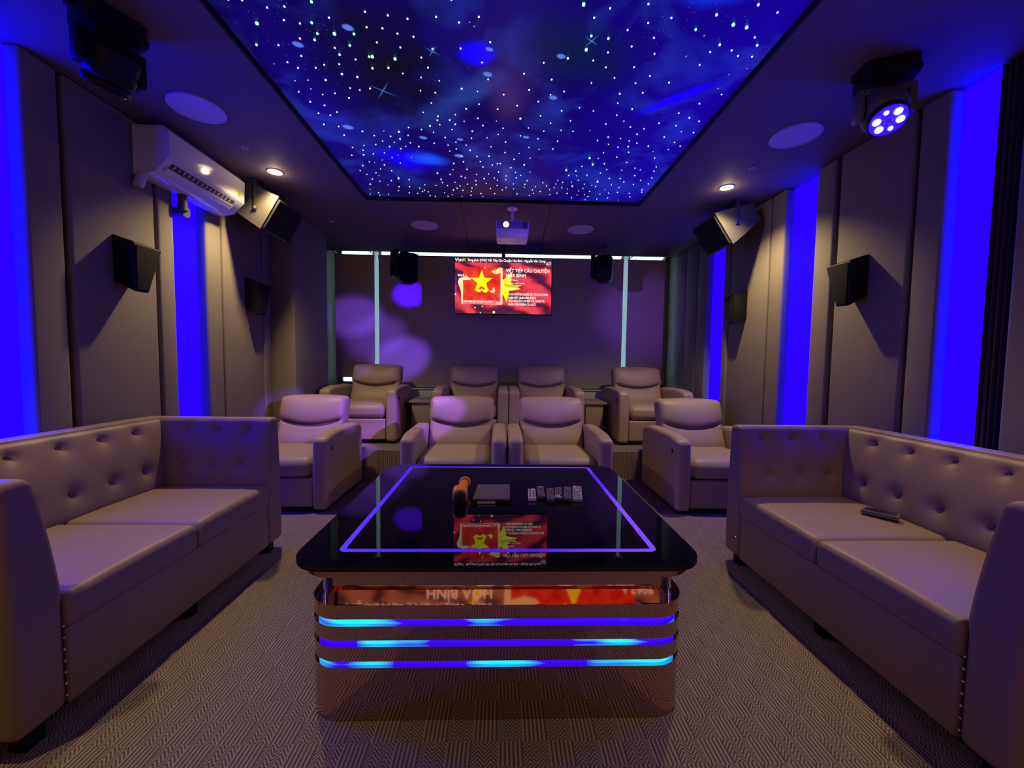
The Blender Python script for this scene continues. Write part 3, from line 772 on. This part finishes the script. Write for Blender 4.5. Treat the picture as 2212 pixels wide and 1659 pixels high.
# ------------------------------------------------------------ corner sofas
def sofa(sx, y0, label):
    """three-sided tufted sofa along a side wall; d runs from its front edge towards the wall"""
    L = 1.47; X0 = 1.45
    t = thing('tufted_sofa', label, 'sofa', (sx*X0, y0, 0))
    D = 0.835
    def mx(P):                                       # mirror depth axis for the left side
        P[:, 0] *= sx; return P
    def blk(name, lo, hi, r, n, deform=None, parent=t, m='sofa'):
        def f(P):
            if deform is not None: P = deform(P)
            return mx(P)
        o = soft(name, lo, hi, r, n, m, parent, f)
        if sx < 0: o.data.flip_normals()
        return o
    blk('base', (0.006, 0.155, 0.068), (D-0.02, L-0.155, 0.335), 0.012, (4, 8, 3))
    mid = L/2
    def seat_def(ya, yb):
        def f(P):
            up = np.clip((P[:, 2]-0.40)/0.06, 0, 1)
            v = (P[:, 1]-ya)/(yb-ya)
            P[:, 2] += up*0.016*np.sin(np.clip(v, 0, 1)*PI)**0.5*np.sin(np.clip((P[:, 0]+0.05)/0.75, 0, 1)*PI)**0.5
            return P
        return f
    blk('seat_cushion', (-0.008, 0.150, 0.330), (0.66, mid-0.001, 0.455), 0.030, (14, 12, 2), seat_def(0.15, mid))
    blk('seat_cushion', (-0.008, mid+0.001, 0.330), (0.66, L-0.150, 0.455), 0.030, (14, 12, 2), seat_def(mid, L-0.15))
    # tufting: buttons on the inner faces
    rows = (0.80, 0.57)
    cols = [L-0.27-0.2*k for k in range(6)]
    bt = [(y, z) for z in rows for y in cols]
    def dimple(P, a, b, pts):
        """depth of the tufting at plane coordinates a, b"""
        d = np.zeros(len(P))
        for (p, q) in pts:
            r2 = (a-p)**2 + (b-q)**2
            d += 0.030*np.exp(-r2/0.014**2) + 0.016*np.exp(-r2/0.050**2)
        # faint pleats between neighbours
        return d
    def back_def(P):
        z = P[:, 2]
        front = np.clip((0.74-P[:, 0])/0.10, 0, 1)
        P[:, 0] += front*(-0.028*np.sin(np.clip((z-0.44)/0.42, 0, 1)*PI)**0.5 + 0.075*np.clip((z-0.46)/0.4, 0, 1))
        P[:, 0] += front*dimple(P, P[:, 1], z, bt)
        return P
    bk = blk('backrest', (0.635, 0.06, 0.12), (D, L-0.06, 0.875), 0.035, (3, 70, 36), back_def)
    def inner_x(z): return 0.635 - 0.028*math.sin(min(1, max(0, (z-0.44)/0.42))*PI)**0.5 + 0.075*min(1, max(0, (z-0.46)/0.4)) + 0.030
    for y, z in bt:
        sphere('button', (sx*inner_x(z), y, z), 0.010, 'sofa', bk, (0.5, 1, 1), 10)
    ac = [(0.16, 0.80), (0.35, 0.80), (0.19, 0.585), (0.375, 0.585), (0.54, 0.80), (0.56, 0.585)]
    for far in (False, True):
        def arm_def(P, far=far):
            z = P[:, 2]
            k = np.clip((z-0.46)/0.4, 0, 1)
            if far: inner = np.clip((L-0.03-P[:, 1])/0.09, 0, 1); sg = 1
            else: inner = np.clip((P[:, 1]-0.03)/0.09, 0, 1); sg = -1
            P[:, 1] += sg*inner*(0.060*k - 0.012*np.sin(np.clip((z-0.44)/0.42, 0, 1)*PI)**0.5)
            P[:, 1] += sg*inner*dimple(P, P[:, 0], z, ac)*0.9
            fr = np.clip(1-P[:, 0]/0.06, 0, 1)
            P[:, 0] += 0.012*k*fr
            return P
        lo, hi = ((0, L-0.15), (D, L)) if far else ((0, 0.0), (D, 0.15))
        am = blk('armrest', (lo[0], lo[1], 0.068), (hi[0], hi[1], 0.872), 0.030, (44, 3, 36), arm_def)
        for (d, z) in ac[:4]:
            k = min(1, max(0, (z-0.46)/0.4))
            off = 0.060*k - 0.012*math.sin(min(1, max(0, (z-0.44)/0.42))*PI)**0.5 + 0.024
            y = (L-0.15+off) if far else (0.15-off)
            sphere('button', (sx*d, y, z), 0.009, 'sofa', am, (1, 0.5, 1), 10)
        ys = (L-0.128) if far else 0.140
        for k in range(7):
            sphere('stud', (sx*(-0.001), ys, 0.352-k*0.040), 0.0045, 'chrome', am, (0.6, 1, 1), 8)
    for y in (0.05, L/2-0.03, L-0.11):
        for d in (0.035, D-0.10):
            a_, b_ = sorted((sx*d, sx*(d+0.055)))
            box('leg', a_, b_, y, y+0.055, 0.0, 0.075, 'black', t)
    return t
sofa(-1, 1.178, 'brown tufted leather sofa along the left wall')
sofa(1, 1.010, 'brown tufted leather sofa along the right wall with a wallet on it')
# wallet-like phone case on the right sofa
t = thing('phone', 'dark phone in a case lying on the right sofa seat', 'phone', (1.975, 1.975, 0.478), R_(38))
box('phone_case', -0.038, 0.038, -0.075, 0.075, 0.0, 0.008, 'slate', t, 0.004)
box('phone_body', -0.036, 0.036, -0.073, 0.073, 0.0085, 0.019, 'slate', t, 0.005)
box('screen', -0.030, 0.030, -0.062, 0.062, 0.0192, 0.0200, 'glass_black', t)

# ------------------------------------------------------------ coffee table
ct = thing('coffee_table', 'large black glass coffee table with mirrored bronze base and blue LED bands', 'coffee table', (0, 1.95, 0))
def at(y): return y-1.95
Z = [0.0, 0.192, 0.215, 0.267, 0.290, 0.340, 0.365, 0.415]
O = rrect(-0.67, 0.67, at(1.325), at(2.575), 0.115)
I = rrect(-0.655, 0.655, at(1.340), at(2.560), 0.100)
bm = bmesh.new(); add_prism(bm, O, 'z', 0.0, Z[1]); link('base_band', bm, 'bronze', ct, True, 35)
for k in (1, 3, 5):
    bm = bmesh.new(); add_prism(bm, I, 'z', Z[k], Z[k+1])
    link('led_band', bm, 'led_band', ct, True, 35)
for k in (2, 4):
    bm = bmesh.new(); add_prism(bm, O, 'z', Z[k], Z[k+1]); link('base_band', bm, 'bronze', ct, True, 35)
bm = bmesh.new()
add_ring(bm, O, rrect(-0.664, 0.664, at(1.331), at(2.569), 0.109), Z[6], Z[7]); link('base_band', bm, 'bronze', ct, True, 35)
bm = bmesh.new(); add_prism(bm, rrect(-0.663, 0.663, at(1.332), at(2.568), 0.108), 'z', Z[6], 0.407); link('shelf', bm, 'bronze', ct)
box('inner_box', -0.585, 0.585, at(1.388), at(2.51), 0.407, 0.447, 'bronze', ct)
bm = bmesh.new(); add_prism(bm, rrect(-0.60, 0.60, at(1.385), at(2.515), 0.02), 'z', 0.447, 0.516); link('apron', bm, 'bronze', ct, True, 35)
bm = bmesh.new(); add_prism(bm, rrect(-0.69, 0.69, at(1.318), at(2.582), 0.115), 'z', 0.516, 0.545); link('apron', bm, 'bronze', ct, True, 35)
for sx in (-1, 1):
    for y in (1.40, 2.50): cyl('post', (sx*0.622, at(y), (Z[6]+0.516)/2), (0, 0, 1), 0.008, 0.516-Z[6], 'chrome', ct)
bm = bmesh.new(); add_prism(bm, rrect(-0.723, 0.723, at(1.300), at(2.638), 0.13), 'z', 0.545, 0.562)
es = [e for e in bm.edges if abs(e.verts[0].co.z-e.verts[1].co.z) < 1e-6]
bmesh.ops.bevel(bm, geom=es, offset=0.004, segments=3, profile=0.5, affect='EDGES')
link('glass_top', bm, 'glass_black', ct, True, 35)
bm = bmesh.new()
add_ring(bm, rrect(-0.582, 0.582, at(1.407), at(2.572), 0.03), rrect(-0.560, 0.560, at(1.429), at(2.550), 0.010), 0.5618, 0.5626)
link('led_ring', bm, 'led_ring', ct)

TT = 0.5628
t = thing('microphone_speaker', 'orange handheld karaoke microphone with black foam ball lying on the table', 'microphone', (-0.196, 1.93, TT), R_(4))
soft('body', (-0.036, -0.045, 0.0), (0.036, 0.045, 0.072), 0.022, (2, 2, 2), 'orange', t)
cyl('handle', (0.012, 0.085, 0.046), (0.12, 1, 0.0), 0.026, 0.10, 'orange', t, 0.022, bev=0.004)
sphere('foam_ball', (0, -0.048, 0.034), 0.031, 'foam', t, seg=24)
sphere('end_cap', (0.020, 0.138, 0.050), 0.032, 'orange', t, (1, 0.4, 1), 20)
t = thing('tablet_case', 'dark grey flat tablet case with white strip on the table', 'tablet', (-0.040, 2.01, TT), 0)
hexa('cover', [(-0.092, -0.115, 0.012), (0.088, -0.115, 0.012), (0.088, -0.115, 0.024), (-0.092, -0.115, 0.024), (-0.080, 0.115, 0.012), (0.092, 0.115, 0.012), (0.092, 0.115, 0.024), (-0.080, 0.115, 0.024)], 'slate', t, 0.003)
hexa('tray', [(-0.090, -0.112, 0.0), (0.086, -0.112, 0.0), (0.086, -0.112, 0.011), (-0.090, -0.112, 0.011), (-0.079, 0.112, 0.0), (0.090, 0.112, 0.0), (0.090, 0.112, 0.011), (-0.079, 0.112, 0.011)], 'black', t)
box('paper_strip', -0.070, 0.018, -0.122, -0.116, 0.001, 0.012, 'ivory', t, 0.001)

def remote(x, y, w, l, rot, body, keym, rows, cols_, label, band=None):
    t = thing('remote_control', label, 'remote control', (x, y, TT), R_(rot), 'remote controls on the table')
    soft('body', (-w/2, -l/2, 0), (w/2, l/2, 0.018), 0.006, (3, 6, 1), body, t, None, 3)
    for r in range(rows):
        for c in range(cols_):
            if (r*7+c*3) % 11 == 5: continue
            kx = (c+0.5)/cols_*w*0.86 - w*0.43; ky = (r+0.5)/rows*l*0.9-l*0.45
            kw = w*0.86/cols_*0.32; kl = l*0.9/rows*0.30
            m = keym if not (band and r in band) else 'wkey'
            box('key', kx-kw, kx+kw, ky-kl, ky+kl, 0.0165, 0.0205, m, t)
    return t
remote(0.163, 2.00, 0.040, 0.150, -3, 'ivory', 'key', 6, 2, 'small ivory remote control, leftmost of the row on the table')
remote(0.212, 2.03, 0.040, 0.175, -2, 'remote', 'key', 8, 3, 'slim black remote control directly right of the ivory one', (7,))
remote(0.256, 1.99, 0.042, 0.190, -5, 'remote', 'key', 9, 3, 'black remote control with its lower end sticking out, third in the row')
remote(0.300, 2.01, 0.040, 0.180, -7, 'remote', 'key', 8, 4, 'black remote control with white lower keys, fourth in the row', (0, 1))
remote(0.346, 2.01, 0.042, 0.200, -9, 'remote', 'key', 9, 3, 'black remote control beside the silver one')
remote(0.400, 2.02, 0.048, 0.210, -10, 'silver', 'key', 8, 3, 'silver remote control with grey keys, rightmost on the table')

# ------------------------------------------------------------ air conditioner
XW = -2.32
a = thing('air_conditioner', 'white split air conditioner high on the left wall with dark air outlet', 'air conditioner', (XW, 2.63, 2.40))
L = 0.74
prof = [(0.0, 0.30), (0.19, 0.30), (0.222, 0.265), (0.215, 0.105), (0.13, 0.018), (0.04, 0.0), (0.0, 0.0)]
prism('body', prof, 'y', 0, L, 'ac', a, 0.010)
fp = [(0.221, 0.272), (0.226, 0.268), (0.219, 0.112), (0.212, 0.106)]
prism('front_panel', fp, 'y', 0.004, L-0.004, 'ac', a, 0.0015)
# outlet on the slanted underside
dx, dz = (0.13-0.215), (0.018-0.105); ll = math.hypot(dx, dz); ux, uz = dx/ll, dz/ll; nx_, nz_ = -uz, ux
nx_, nz_ = (0.715, -0.699)
def sl(s, h): return (0.215+ux*s+nx_*h, 0.105+uz*s+nz_*h)
o = prism('air_outlet', [sl(0.022, 0.002), sl(0.072, 0.002), sl(0.072, -0.02), sl(0.022, -0.02)], 'y', 0.05, L-0.09, 'ac_dark', a)
for k in range(14):
    yy = 0.075+k*0.040
    prism('vane', [sl(0.026, 0.0035), sl(0.052, 0.0035), sl(0.052, 0.0), sl(0.026, 0.0)], 'y', yy, yy+0.012, 'silver', o)
prism('louver', [sl(0.060, 0.010), sl(0.100, 0.006), sl(0.100, 0.002), sl(0.060, 0.005)], 'y', 0.04, L-0.08, 'ac', a)
box('energy_label', 0.2225, 0.2245, L-0.085, L-0.045, 0.135, 0.185, 'sticker', a)
box('label_line', 0.2243, 0.2248, L-0.080, L-0.050, 0.150, 0.156, 'black', a)
box('label_line', 0.2243, 0.2248, L-0.080, L-0.050, 0.165, 0.169, 'black', a)
cyl('pipe_sleeve', (0.03, 0.01, -0.035), (0.2, 0.2, 1), 0.028, 0.09, 'silver', a)
cyl('drain_pipe', (0.04, 0.33, -0.05), (0, 0, 1), 0.03, 0.11, 'ac_dark', a)
t = thing('wall_bracket_box', 'small dark pipe box beneath the air conditioner over the blue strip', 'pipe cover', (XL+0.03, 2.99, 2.30))
cyl('elbow', (0.05, 0, 0.0), (1, 0, 0), 0.035, 0.10, 'ac_dark', t)
cyl('collar', (0.10, 0, 0.0), (1, 0, 0), 0.042, 0.02, 'ac_dark', t)

# ------------------------------------------------------------ loudspeakers
# wall surrounds
def surround(xw, sgn, y, label):
    t = thing('surround_speaker', label, 'speaker', (xw, y, 1.66), 0, 'black surround speakers on the side walls')
    s = sgn
    B = [(0, 0, 0.320), (s*0.125, 0.0, 0.277), (s*0.125, 0.0, -0.018), (0, 0, 0.045)]
    T = [(0, 0.22, 0.320), (s*0.125, 0.20, 0.272), (s*0.125, 0.095, -0.014), (0, 0.11, 0.045)]
    hexa('cabinet', B+T, 'black', t, 0.006)
    fr = [(s*0.1262, 0.012, 0.262), (s*0.1262, 0.182, 0.258), (s*0.1262, 0.090, 0.002), (s*0.1262, 0.012, -0.002)]
    bk2 = [(p[0]+s*0.006, p[1], p[2]) for p in fr]
    hexa('grille', fr+bk2, 'grille', t, 0.002)
    return t
surround(-2.32, 1, 2.468, 'black surround speaker on the left wall under the air conditioner')
surround(-2.32, 1, 3.69, 'black surround speaker farther along the left wall, in shadow')
surround(2.385, -1, 2.567, 'black surround speaker on the right wall nearest the camera')
surround(2.385, -1, 3.85, 'black surround speaker farther along the right wall')

# big ceiling-hung loudspeakers
def pa(sec, y0, y1, face, mount, label):
    """sec: corners of the textured end (x,z): front-top, back-top, back-bottom, front-bottom"""
    cx = sum(p[0] for p in sec)/4; cz = sum(p[1] for p in sec)/4; cy = (y0+y1)/2
    t = thing('loudspeaker', label, 'loudspeaker', (cx, cy, cz))
    loc = [(p[0]-cx, p[1]-cz) for p in sec]
    prism('cabinet', loc, 'y', y0-cy, y1-cy, 'speckle', t, 0.016)
    ft, fb = Vector(loc[0]), Vector(loc[3])
    nrm = Vector((fb-ft).orthogonal()).normalized()
    if nrm.dot((ft+fb)/2) < 0: nrm = -nrm
    e = (fb-ft).normalized()
    q = [ft+e*0.016-nrm*0.004, fb-e*0.016-nrm*0.004, fb-e*0.026+nrm*0.020, ft+e*0.026+nrm*0.020]
    prism('grille', [tuple(v) for v in q], 'y', y0-cy+0.012, y1-cy-0.012, 'grille', t, 0.006)
    mx_, mz_ = mount
    for yy in (y0-cy-0.010, y1-cy+0.006):
        box('bracket_arm', mx_-cx-0.013, mx_-cx+0.013, yy, yy+0.004, -0.04, CZ-cz-0.004, 'dark_metal', t)
    box('bracket_bar', mx_-cx-0.013, mx_-cx+0.013, y0-cy-0.010, y1-cy+0.010, CZ-cz-0.005, CZ-cz-0.001, 'dark_metal', t)
    cyl('bolt', (mx_-cx, y0-cy-0.013, -0.02), (0, 1, 0), 0.012, 0.008, 'chrome', t)
    return t
pa([(-1.852, 2.590), (-2.105, 2.700), (-2.20, 2.455), (-2.010, 2.326)], 3.42, 3.83, 1, (-2.04, 2.6), 'big textured loudspeaker hung from the ceiling beyond the air conditioner')
pa([(1.897, 2.604), (2.235, 2.700), (2.322, 2.552), (2.077, 2.334)], 3.60, 4.02, -1, (2.10, 2.6), 'big textured loudspeaker hung from the ceiling on the right under the downlight')

# small rounded speakers in front of the blinds
def small_speaker(x, y, rz, label, sc=1.25):
    t = thing('satellite_speaker', label, 'speaker', (x, y, CZ), R_(rz), 'black satellite speakers hung near the blinds')
    def f(P):
        P[:, 0] *= 1-0.10*np.clip(-(P[:, 2]+0.20)/0.2, 0, 1)
        return P
    soft('cabinet', (-0.10, -0.06, -0.415), (0.10, 0.14, -0.115), 0.045, (4, 4, 5), 'black', t, f)
    soft('grille', (-0.085, -0.072, -0.400), (0.085, -0.045, -0.130), 0.012, (4, 1, 5), 'grille', t, f)
    soft('side_pod', (-0.15, -0.03, -0.365), (-0.095, 0.12, -0.095), 0.025, (1, 3, 4), 'black', t)
    box('mount', -0.03, 0.03, 0.0, 0.06, -0.012, 0.0, 'dark_metal', t)
    t.scale = (sc,)*3
    cyl('stem', (0, 0.03, -0.07), (0, 0, 1), 0.012, 0.13, 'dark_metal', t)
    return t
small_speaker(-1.185, 5.10, 32, 'black satellite speaker hanging left of the television')
small_speaker(1.290, 5.12, -20, 'black satellite speaker hanging right of the television', 1.1)

# ------------------------------------------------------------ projector
t = thing('projector', 'white projector hanging from the ceiling with a glowing lens', 'projector', (0.091, 3.93, CZ))
def pdf(P):
    P[:, 0] *= 1-0.05*np.clip(-(P[:, 2]+0.24)/0.06, 0, 1); return P
soft('body', (-0.158, -0.10, -0.312), (0.158, 0.16, -0.155), 0.018, (4, 4, 3), 'proj', t, pdf)
box('face_plate', -0.148, 0.148, -0.103, -0.098, -0.236, -0.166, 'proj_face', t, 0.002)
for k in range(4): box('vent_slot', 0.098+k*0.010, 0.102+k*0.010, -0.105, -0.102, -0.230, -0.172, 'black', t)
cyl('lens_ring', (-0.062, -0.106, -0.203), (0, 1, 0), 0.030, 0.012, 'silver', t)
cyl('lens', (-0.062, -0.112, -0.203), (0, 1, 0), 0.024, 0.006, 'proj_lens', t)
cyl('ceiling_mount', (0.0, 0.03, -0.006), (0, 0, 1), 0.05, 0.012, 'proj', t)
cyl('stem', (0.0, 0.03, -0.085), (0, 0, 1), 0.013, 0.15, 'proj', t)
cyl('joint', (0.0, 0.03, -0.075), (0, 0, 1), 0.019, 0.03, 'proj', t)

# ------------------------------------------------------------ moving-head lights
def moving_head(x, y, pan, tilt, lit, label):
    t = thing('moving_head_light', label, 'stage light', (x, y, CZ), R_(pan))
    bm = bmesh.new()
    add_prism(bm, rrect(-0.11, 0.11, -0.085, 0.085, 0.03), 'z', -0.085, -0.001)
    link('base', bm, 'black', t, True, 35)
    for s in (-1, 1): cyl('base_foot', (s*0.12, 0, -0.03), (1, 0, 0), 0.022, 0.03, 'black', t)
    cyl('pan_bearing', (0, 0, -0.095), (0, 0, 1), 0.05, 0.03, 'black', t)
    bm = bmesh.new()
    add_box(bm, -0.115, 0.115, -0.03, 0.03, -0.135, -0.105, 0.006)
    for s in (-1, 1): add_box(bm, s*0.102-0.016, s*0.102+0.016, -0.035, 0.035, -0.250, -0.110, 0.008)
    link('yoke', bm, 'slate' if lit else 'black', t, True, 40)
    hb = soft('head', (-0.080, -0.085, -0.075), (0.080, 0.085, 0.085), 0.045, (3, 3, 3), 'slate' if lit else 'black', t)
    hb.location = (0, 0, -0.205); hb.rotation_euler = (R_(tilt), 0, 0)
    r_ = cyl('front_ring', (0, 0, -0.085), (0, 0, 1), 0.082, 0.03, 'black', hb, seg=32, bev=0.004)
    if lit:
        cyl('glow_disc', (0, 0, -0.101), (0, 0, 1), 0.074, 0.004, 'head_blue', hb, seg=32)
        for k in range(7):
            a = k*PI/3; rr = 0.046 if k < 6 else 0.0
            p = (rr*math.cos(a), rr*math.sin(a), -0.106)
            sphere('led', p, 0.0165 if k not in (1, 4) else 0.010, 'head_led' if k < 6 else 'head_blue', hb, (1, 1, 0.35), 16)
    else:
        cyl('lens', (0, 0, -0.101), (0, 0, 1), 0.070, 0.004, 'glass_black', hb, seg=32)
        sphere('led', (0.045, 0.0, -0.104), 0.010, 'silver', hb, (1, 1, 0.4), 12)
    return t
moving_head(-1.74, 1.88, 65, 30, False, 'unlit black moving head light on the ceiling near the left wall')
moving_head(1.90, 2.02, -22, -34, True, 'lit moving head light with glowing blue LEDs near the right wall')

# ------------------------------------------------------------ television and the projected picture
def text_obj(name, body, u0, u1, v, hgt, m, parent, W, H, off):
    cu = bpy.data.curves.new(name, 'FONT')
    cu.body = body; cu.size = 1.0; cu.resolution_u = 2; cu.offset = 0.012
    tmp = bpy.data.objects.new(name, cu); C.objects.link(tmp)
    bpy.context.view_layer.update()
    me = bpy.data.meshes.new_from_object(tmp.evaluated_get(bpy.context.evaluated_depsgraph_get()))
    bpy.data.objects.remove(tmp); bpy.data.curves.remove(cu)
    n = len(me.vertices)
    co = np.empty(n*3, dtype=np.float32); me.vertices.foreach_get('co', co); co = co.reshape(-1, 3)
    xmin, xmax = co[:, 0].min(), co[:, 0].max()
    sx = (u1-u0)*W/(xmax-xmin); sz = hgt*H/0.70
    P = np.zeros_like(co)
    P[:, 0] = (u0-0.5)*W + (co[:, 0]-xmin)*sx
    P[:, 2] = (0.5-v)*H + co[:, 1]*sz
    P[:, 1] = -off
    me.vertices.foreach_set('co', P.ravel()); me.update()
    o = link_me(name, me, m, parent); o.name = name
    return o
def star_pts(u, v, ru, W, H, a0=90, inner=0.40):
    cx, cz = (u-0.5)*W, (0.5-v)*H
    return [(cx+(ru*W if k % 2 == 0 else ru*W*inner)*math.cos(R_(a0+36*k)), cz+(ru*W if k % 2 == 0 else ru*W*inner)*math.sin(R_(a0+36*k))) for k in range(10)]
def flat(name, pts, off, m, parent):
    bm = bmesh.new(); add_prism(bm, pts, 'y', -off, -off+0.0004)
    return link(name, bm, m, parent)
def uv(pts, W, H): return [((u-0.5)*W, (0.5-v)*H) for u, v in pts]
def picture(par, W, H, e, silk='silk'):
    P = lambda *a: uv(a, W, H)
    sc = box('screen', -W/2, W/2, -0.0005, 0.004, -H/2, H/2, silk, par)
    flat('header_band', P((0, 0), (1, 0), (1, 0.085), (0, 0.085)), e, 'tv_dark', sc)
    flat('background_star', [(x, z) for x, z in star_pts(0.515, 0.50, 0.17, W, H, 62)], e, 'tv_yellow', sc)
    flat('star_fold', P((0.49, 0.45), (0.56, 0.475), (0.70, 0.47), (0.64, 0.53), (0.53, 0.51)), 1.4*e, 'tv_olive', sc)
    flat('album_border', P((0.045, 0.37), (0.11, 0.355), (0.492, 0.18), (0.494, 0.82), (0.475, 0.84), (0.07, 0.83), (0.062, 0.60), (0.03, 0.44)), 2*e, 'tv_cream', sc)
    flat('album_cover', P((0.085, 0.17), (0.472, 0.17), (0.472, 0.76), (0.085, 0.76)), 3*e, 'album', sc)
    flat('album_footer', P((0.085, 0.76), (0.472, 0.76), (0.472, 0.835), (0.085, 0.835)), 3*e, 'tv_pink', sc)
    flat('flag_star', star_pts(0.277, 0.425, 0.118, W, H), 4*e, 'tv_yellow', sc)
    flat('crowd', P((0.205, 0.57), (0.235, 0.54), (0.262, 0.57), (0.277, 0.55), (0.30, 0.575), (0.335, 0.53), (0.352, 0.58), (0.325, 0.625), (0.295, 0.615), (0.278, 0.585), (0.262, 0.615), (0.235, 0.615)), 5*e, 'tv_yellow', sc)
    flat('white_bird', P((0.375, 0.235), (0.42, 0.215), (0.472, 0.165), (0.485, 0.19), (0.470, 0.27), (0.43, 0.29), (0.395, 0.275)), 5*e, 'tv_cream', sc)
    flat('white_bird', P((0.04, 0.375), (0.11, 0.34), (0.115, 0.30), (0.13, 0.345), (0.172, 0.375), (0.155, 0.405), (0.10, 0.405), (0.05, 0.40)), 5*e, 'tv_cream', sc)
    flat('white_bird', P((0.355, 0.60), (0.385, 0.575), (0.40, 0.52), (0.415, 0.57), (0.412, 0.62), (0.385, 0.625)), 5*e, 'tv_cream', sc)
    flat('branch', P((0.405, 0.66), (0.412, 0.66), (0.466, 0.80), (0.458, 0.80)), 5*e, 'tv_dark', sc)
    for u, v, r in ((0.405, 0.975, .014), (0.21, 0.895, .008), (0.285, 0.87, .007), (0.005, 0.66, .010), (0.31, 0.18, .008), (0.265, 0.985, .006)):
        cx, cz = (u-0.5)*W, (0.5-v)*H
        flat('petal', [(cx+r*W*math.cos(k*PI/8), cz+r*W*math.sin(k*PI/8)) for k in range(16)], 5*e, 'tv_cream', sc)
    T = lambda n_, s, u0, u1, v, h, m='tv_white': text_obj(n_, s, u0, u1, v, h, m, sc, W, H, 6*e)
    T('channel_text', 'Viet', 0.0, 0.082, 0.072, 0.058)
    T('channel_letter', 'K', 0.085, 0.118, 0.072, 0.058, 'tv_green')
    T('header_text', 'Đang phát: [VNR] Viết Tiếp Câu Chuyện Hòa Bình - Nguyễn Văn Chung', 0.132, 0.935, 0.066, 0.043)
    T('logo_text', 'ACV', 0.942, 0.995, 0.115, 0.060)
    flat('logo_underline', P((0.942, 0.128), (0.995, 0.128), (0.995, 0.135), (0.942, 0.135)), 6*e, 'tv_pink', sc)
    T('code_text', '9062', 0.028, 0.098, 0.340, 0.040)
    T('title_text', 'VIẾT TIẾP CÂU CHUYỆN', 0.525, 0.978, 0.250, 0.058)
    T('title_text', 'HÒA BÌNH', 0.530, 0.730, 0.335, 0.058)
    T('credit_text', 'ACV Remix', 0.555, 0.650, 0.405, 0.024)
    T('credit_text', 'Author: ACV Studio', 0.555, 0.720, 0.460, 0.026)
    T('turn_text', 'Lượt :', 0.535, 0.635, 0.560, 0.034)
    T('lyrics_text', 'LÀ BA ĐƯỜNG NGƯỜI CÙ TÔI KHÚC NAM', 0.555, 0.965, 0.665, 0.040)
    T('lyrics_text', 'NAM VIỆT NAM NĂM ĐƯỢC', 0.555, 0.840, 0.727, 0.040)
    T('lyrics_text', 'VÀ TA NGUYỆN CON MÃI CỦA CHUNG TA', 0.555, 0.930, 0.785, 0.040)
    T('lyrics_text', 'NHẬN CẢM NGHĨNH CỦA NƯỚC', 0.555, 0.845, 0.845, 0.040)
    T('album_text', 'Viết Tiếp Câu Chuyện Hòa Bình', 0.092, 0.385, 0.800, 0.030)
    T('album_text', 'ACV', 0.43, 0.468, 0.815, 0.028)
    return sc
tv = thing('television', 'flat television playing a red karaoke video in front of the blinds', 'television', (0.012, 5.05, 2.195))
picture(tv, 1.208, 0.690, 0.0008)
bm = bmesh.new()
add_box(bm, -0.612, 0.612, 0.0045, 0.045, -0.353, 0.353, 0.004)
link('housing', bm, 'black', tv, True, 35)
bm = bmesh.new()
add_prism(bm, [(-0.612, -0.353), (0.612, -0.353), (0.612, -0.345), (-0.612, -0.345)], 'y', -0.004, 0.005)
add_prism(bm, [(-0.612, 0.345), (0.612, 0.345), (0.612, 0.353), (-0.612, 0.353)], 'y', -0.004, 0.005)
for s in (-1, 1):
    x0, x1 = sorted((s*0.604, s*0.612)); add_prism(bm, [(x0, -0.345), (x1, -0.345), (x1, 0.345), (x0, 0.345)], 'y', -0.004, 0.005)
link('bezel', bm, 'black', tv)
box('mount_plate', -0.20, 0.20, 0.045, 0.065, -0.12, 0.12, 'black', tv)
box('ceiling_pole', -0.022, 0.022, 0.06, 0.10, -0.10, CZ-2.195, 'black', tv)
ps = thing('projection_screen', 'large projection screen showing the same red karaoke picture behind the camera', 'projection screen', (0.03, -1.40, 1.68), PI)
picture(ps, 3.5, 1.97, 0.002, 'silk_pale')
box('backing', -1.79, 1.79, 0.006, 0.03, -1.02, 1.02, 'black', ps)
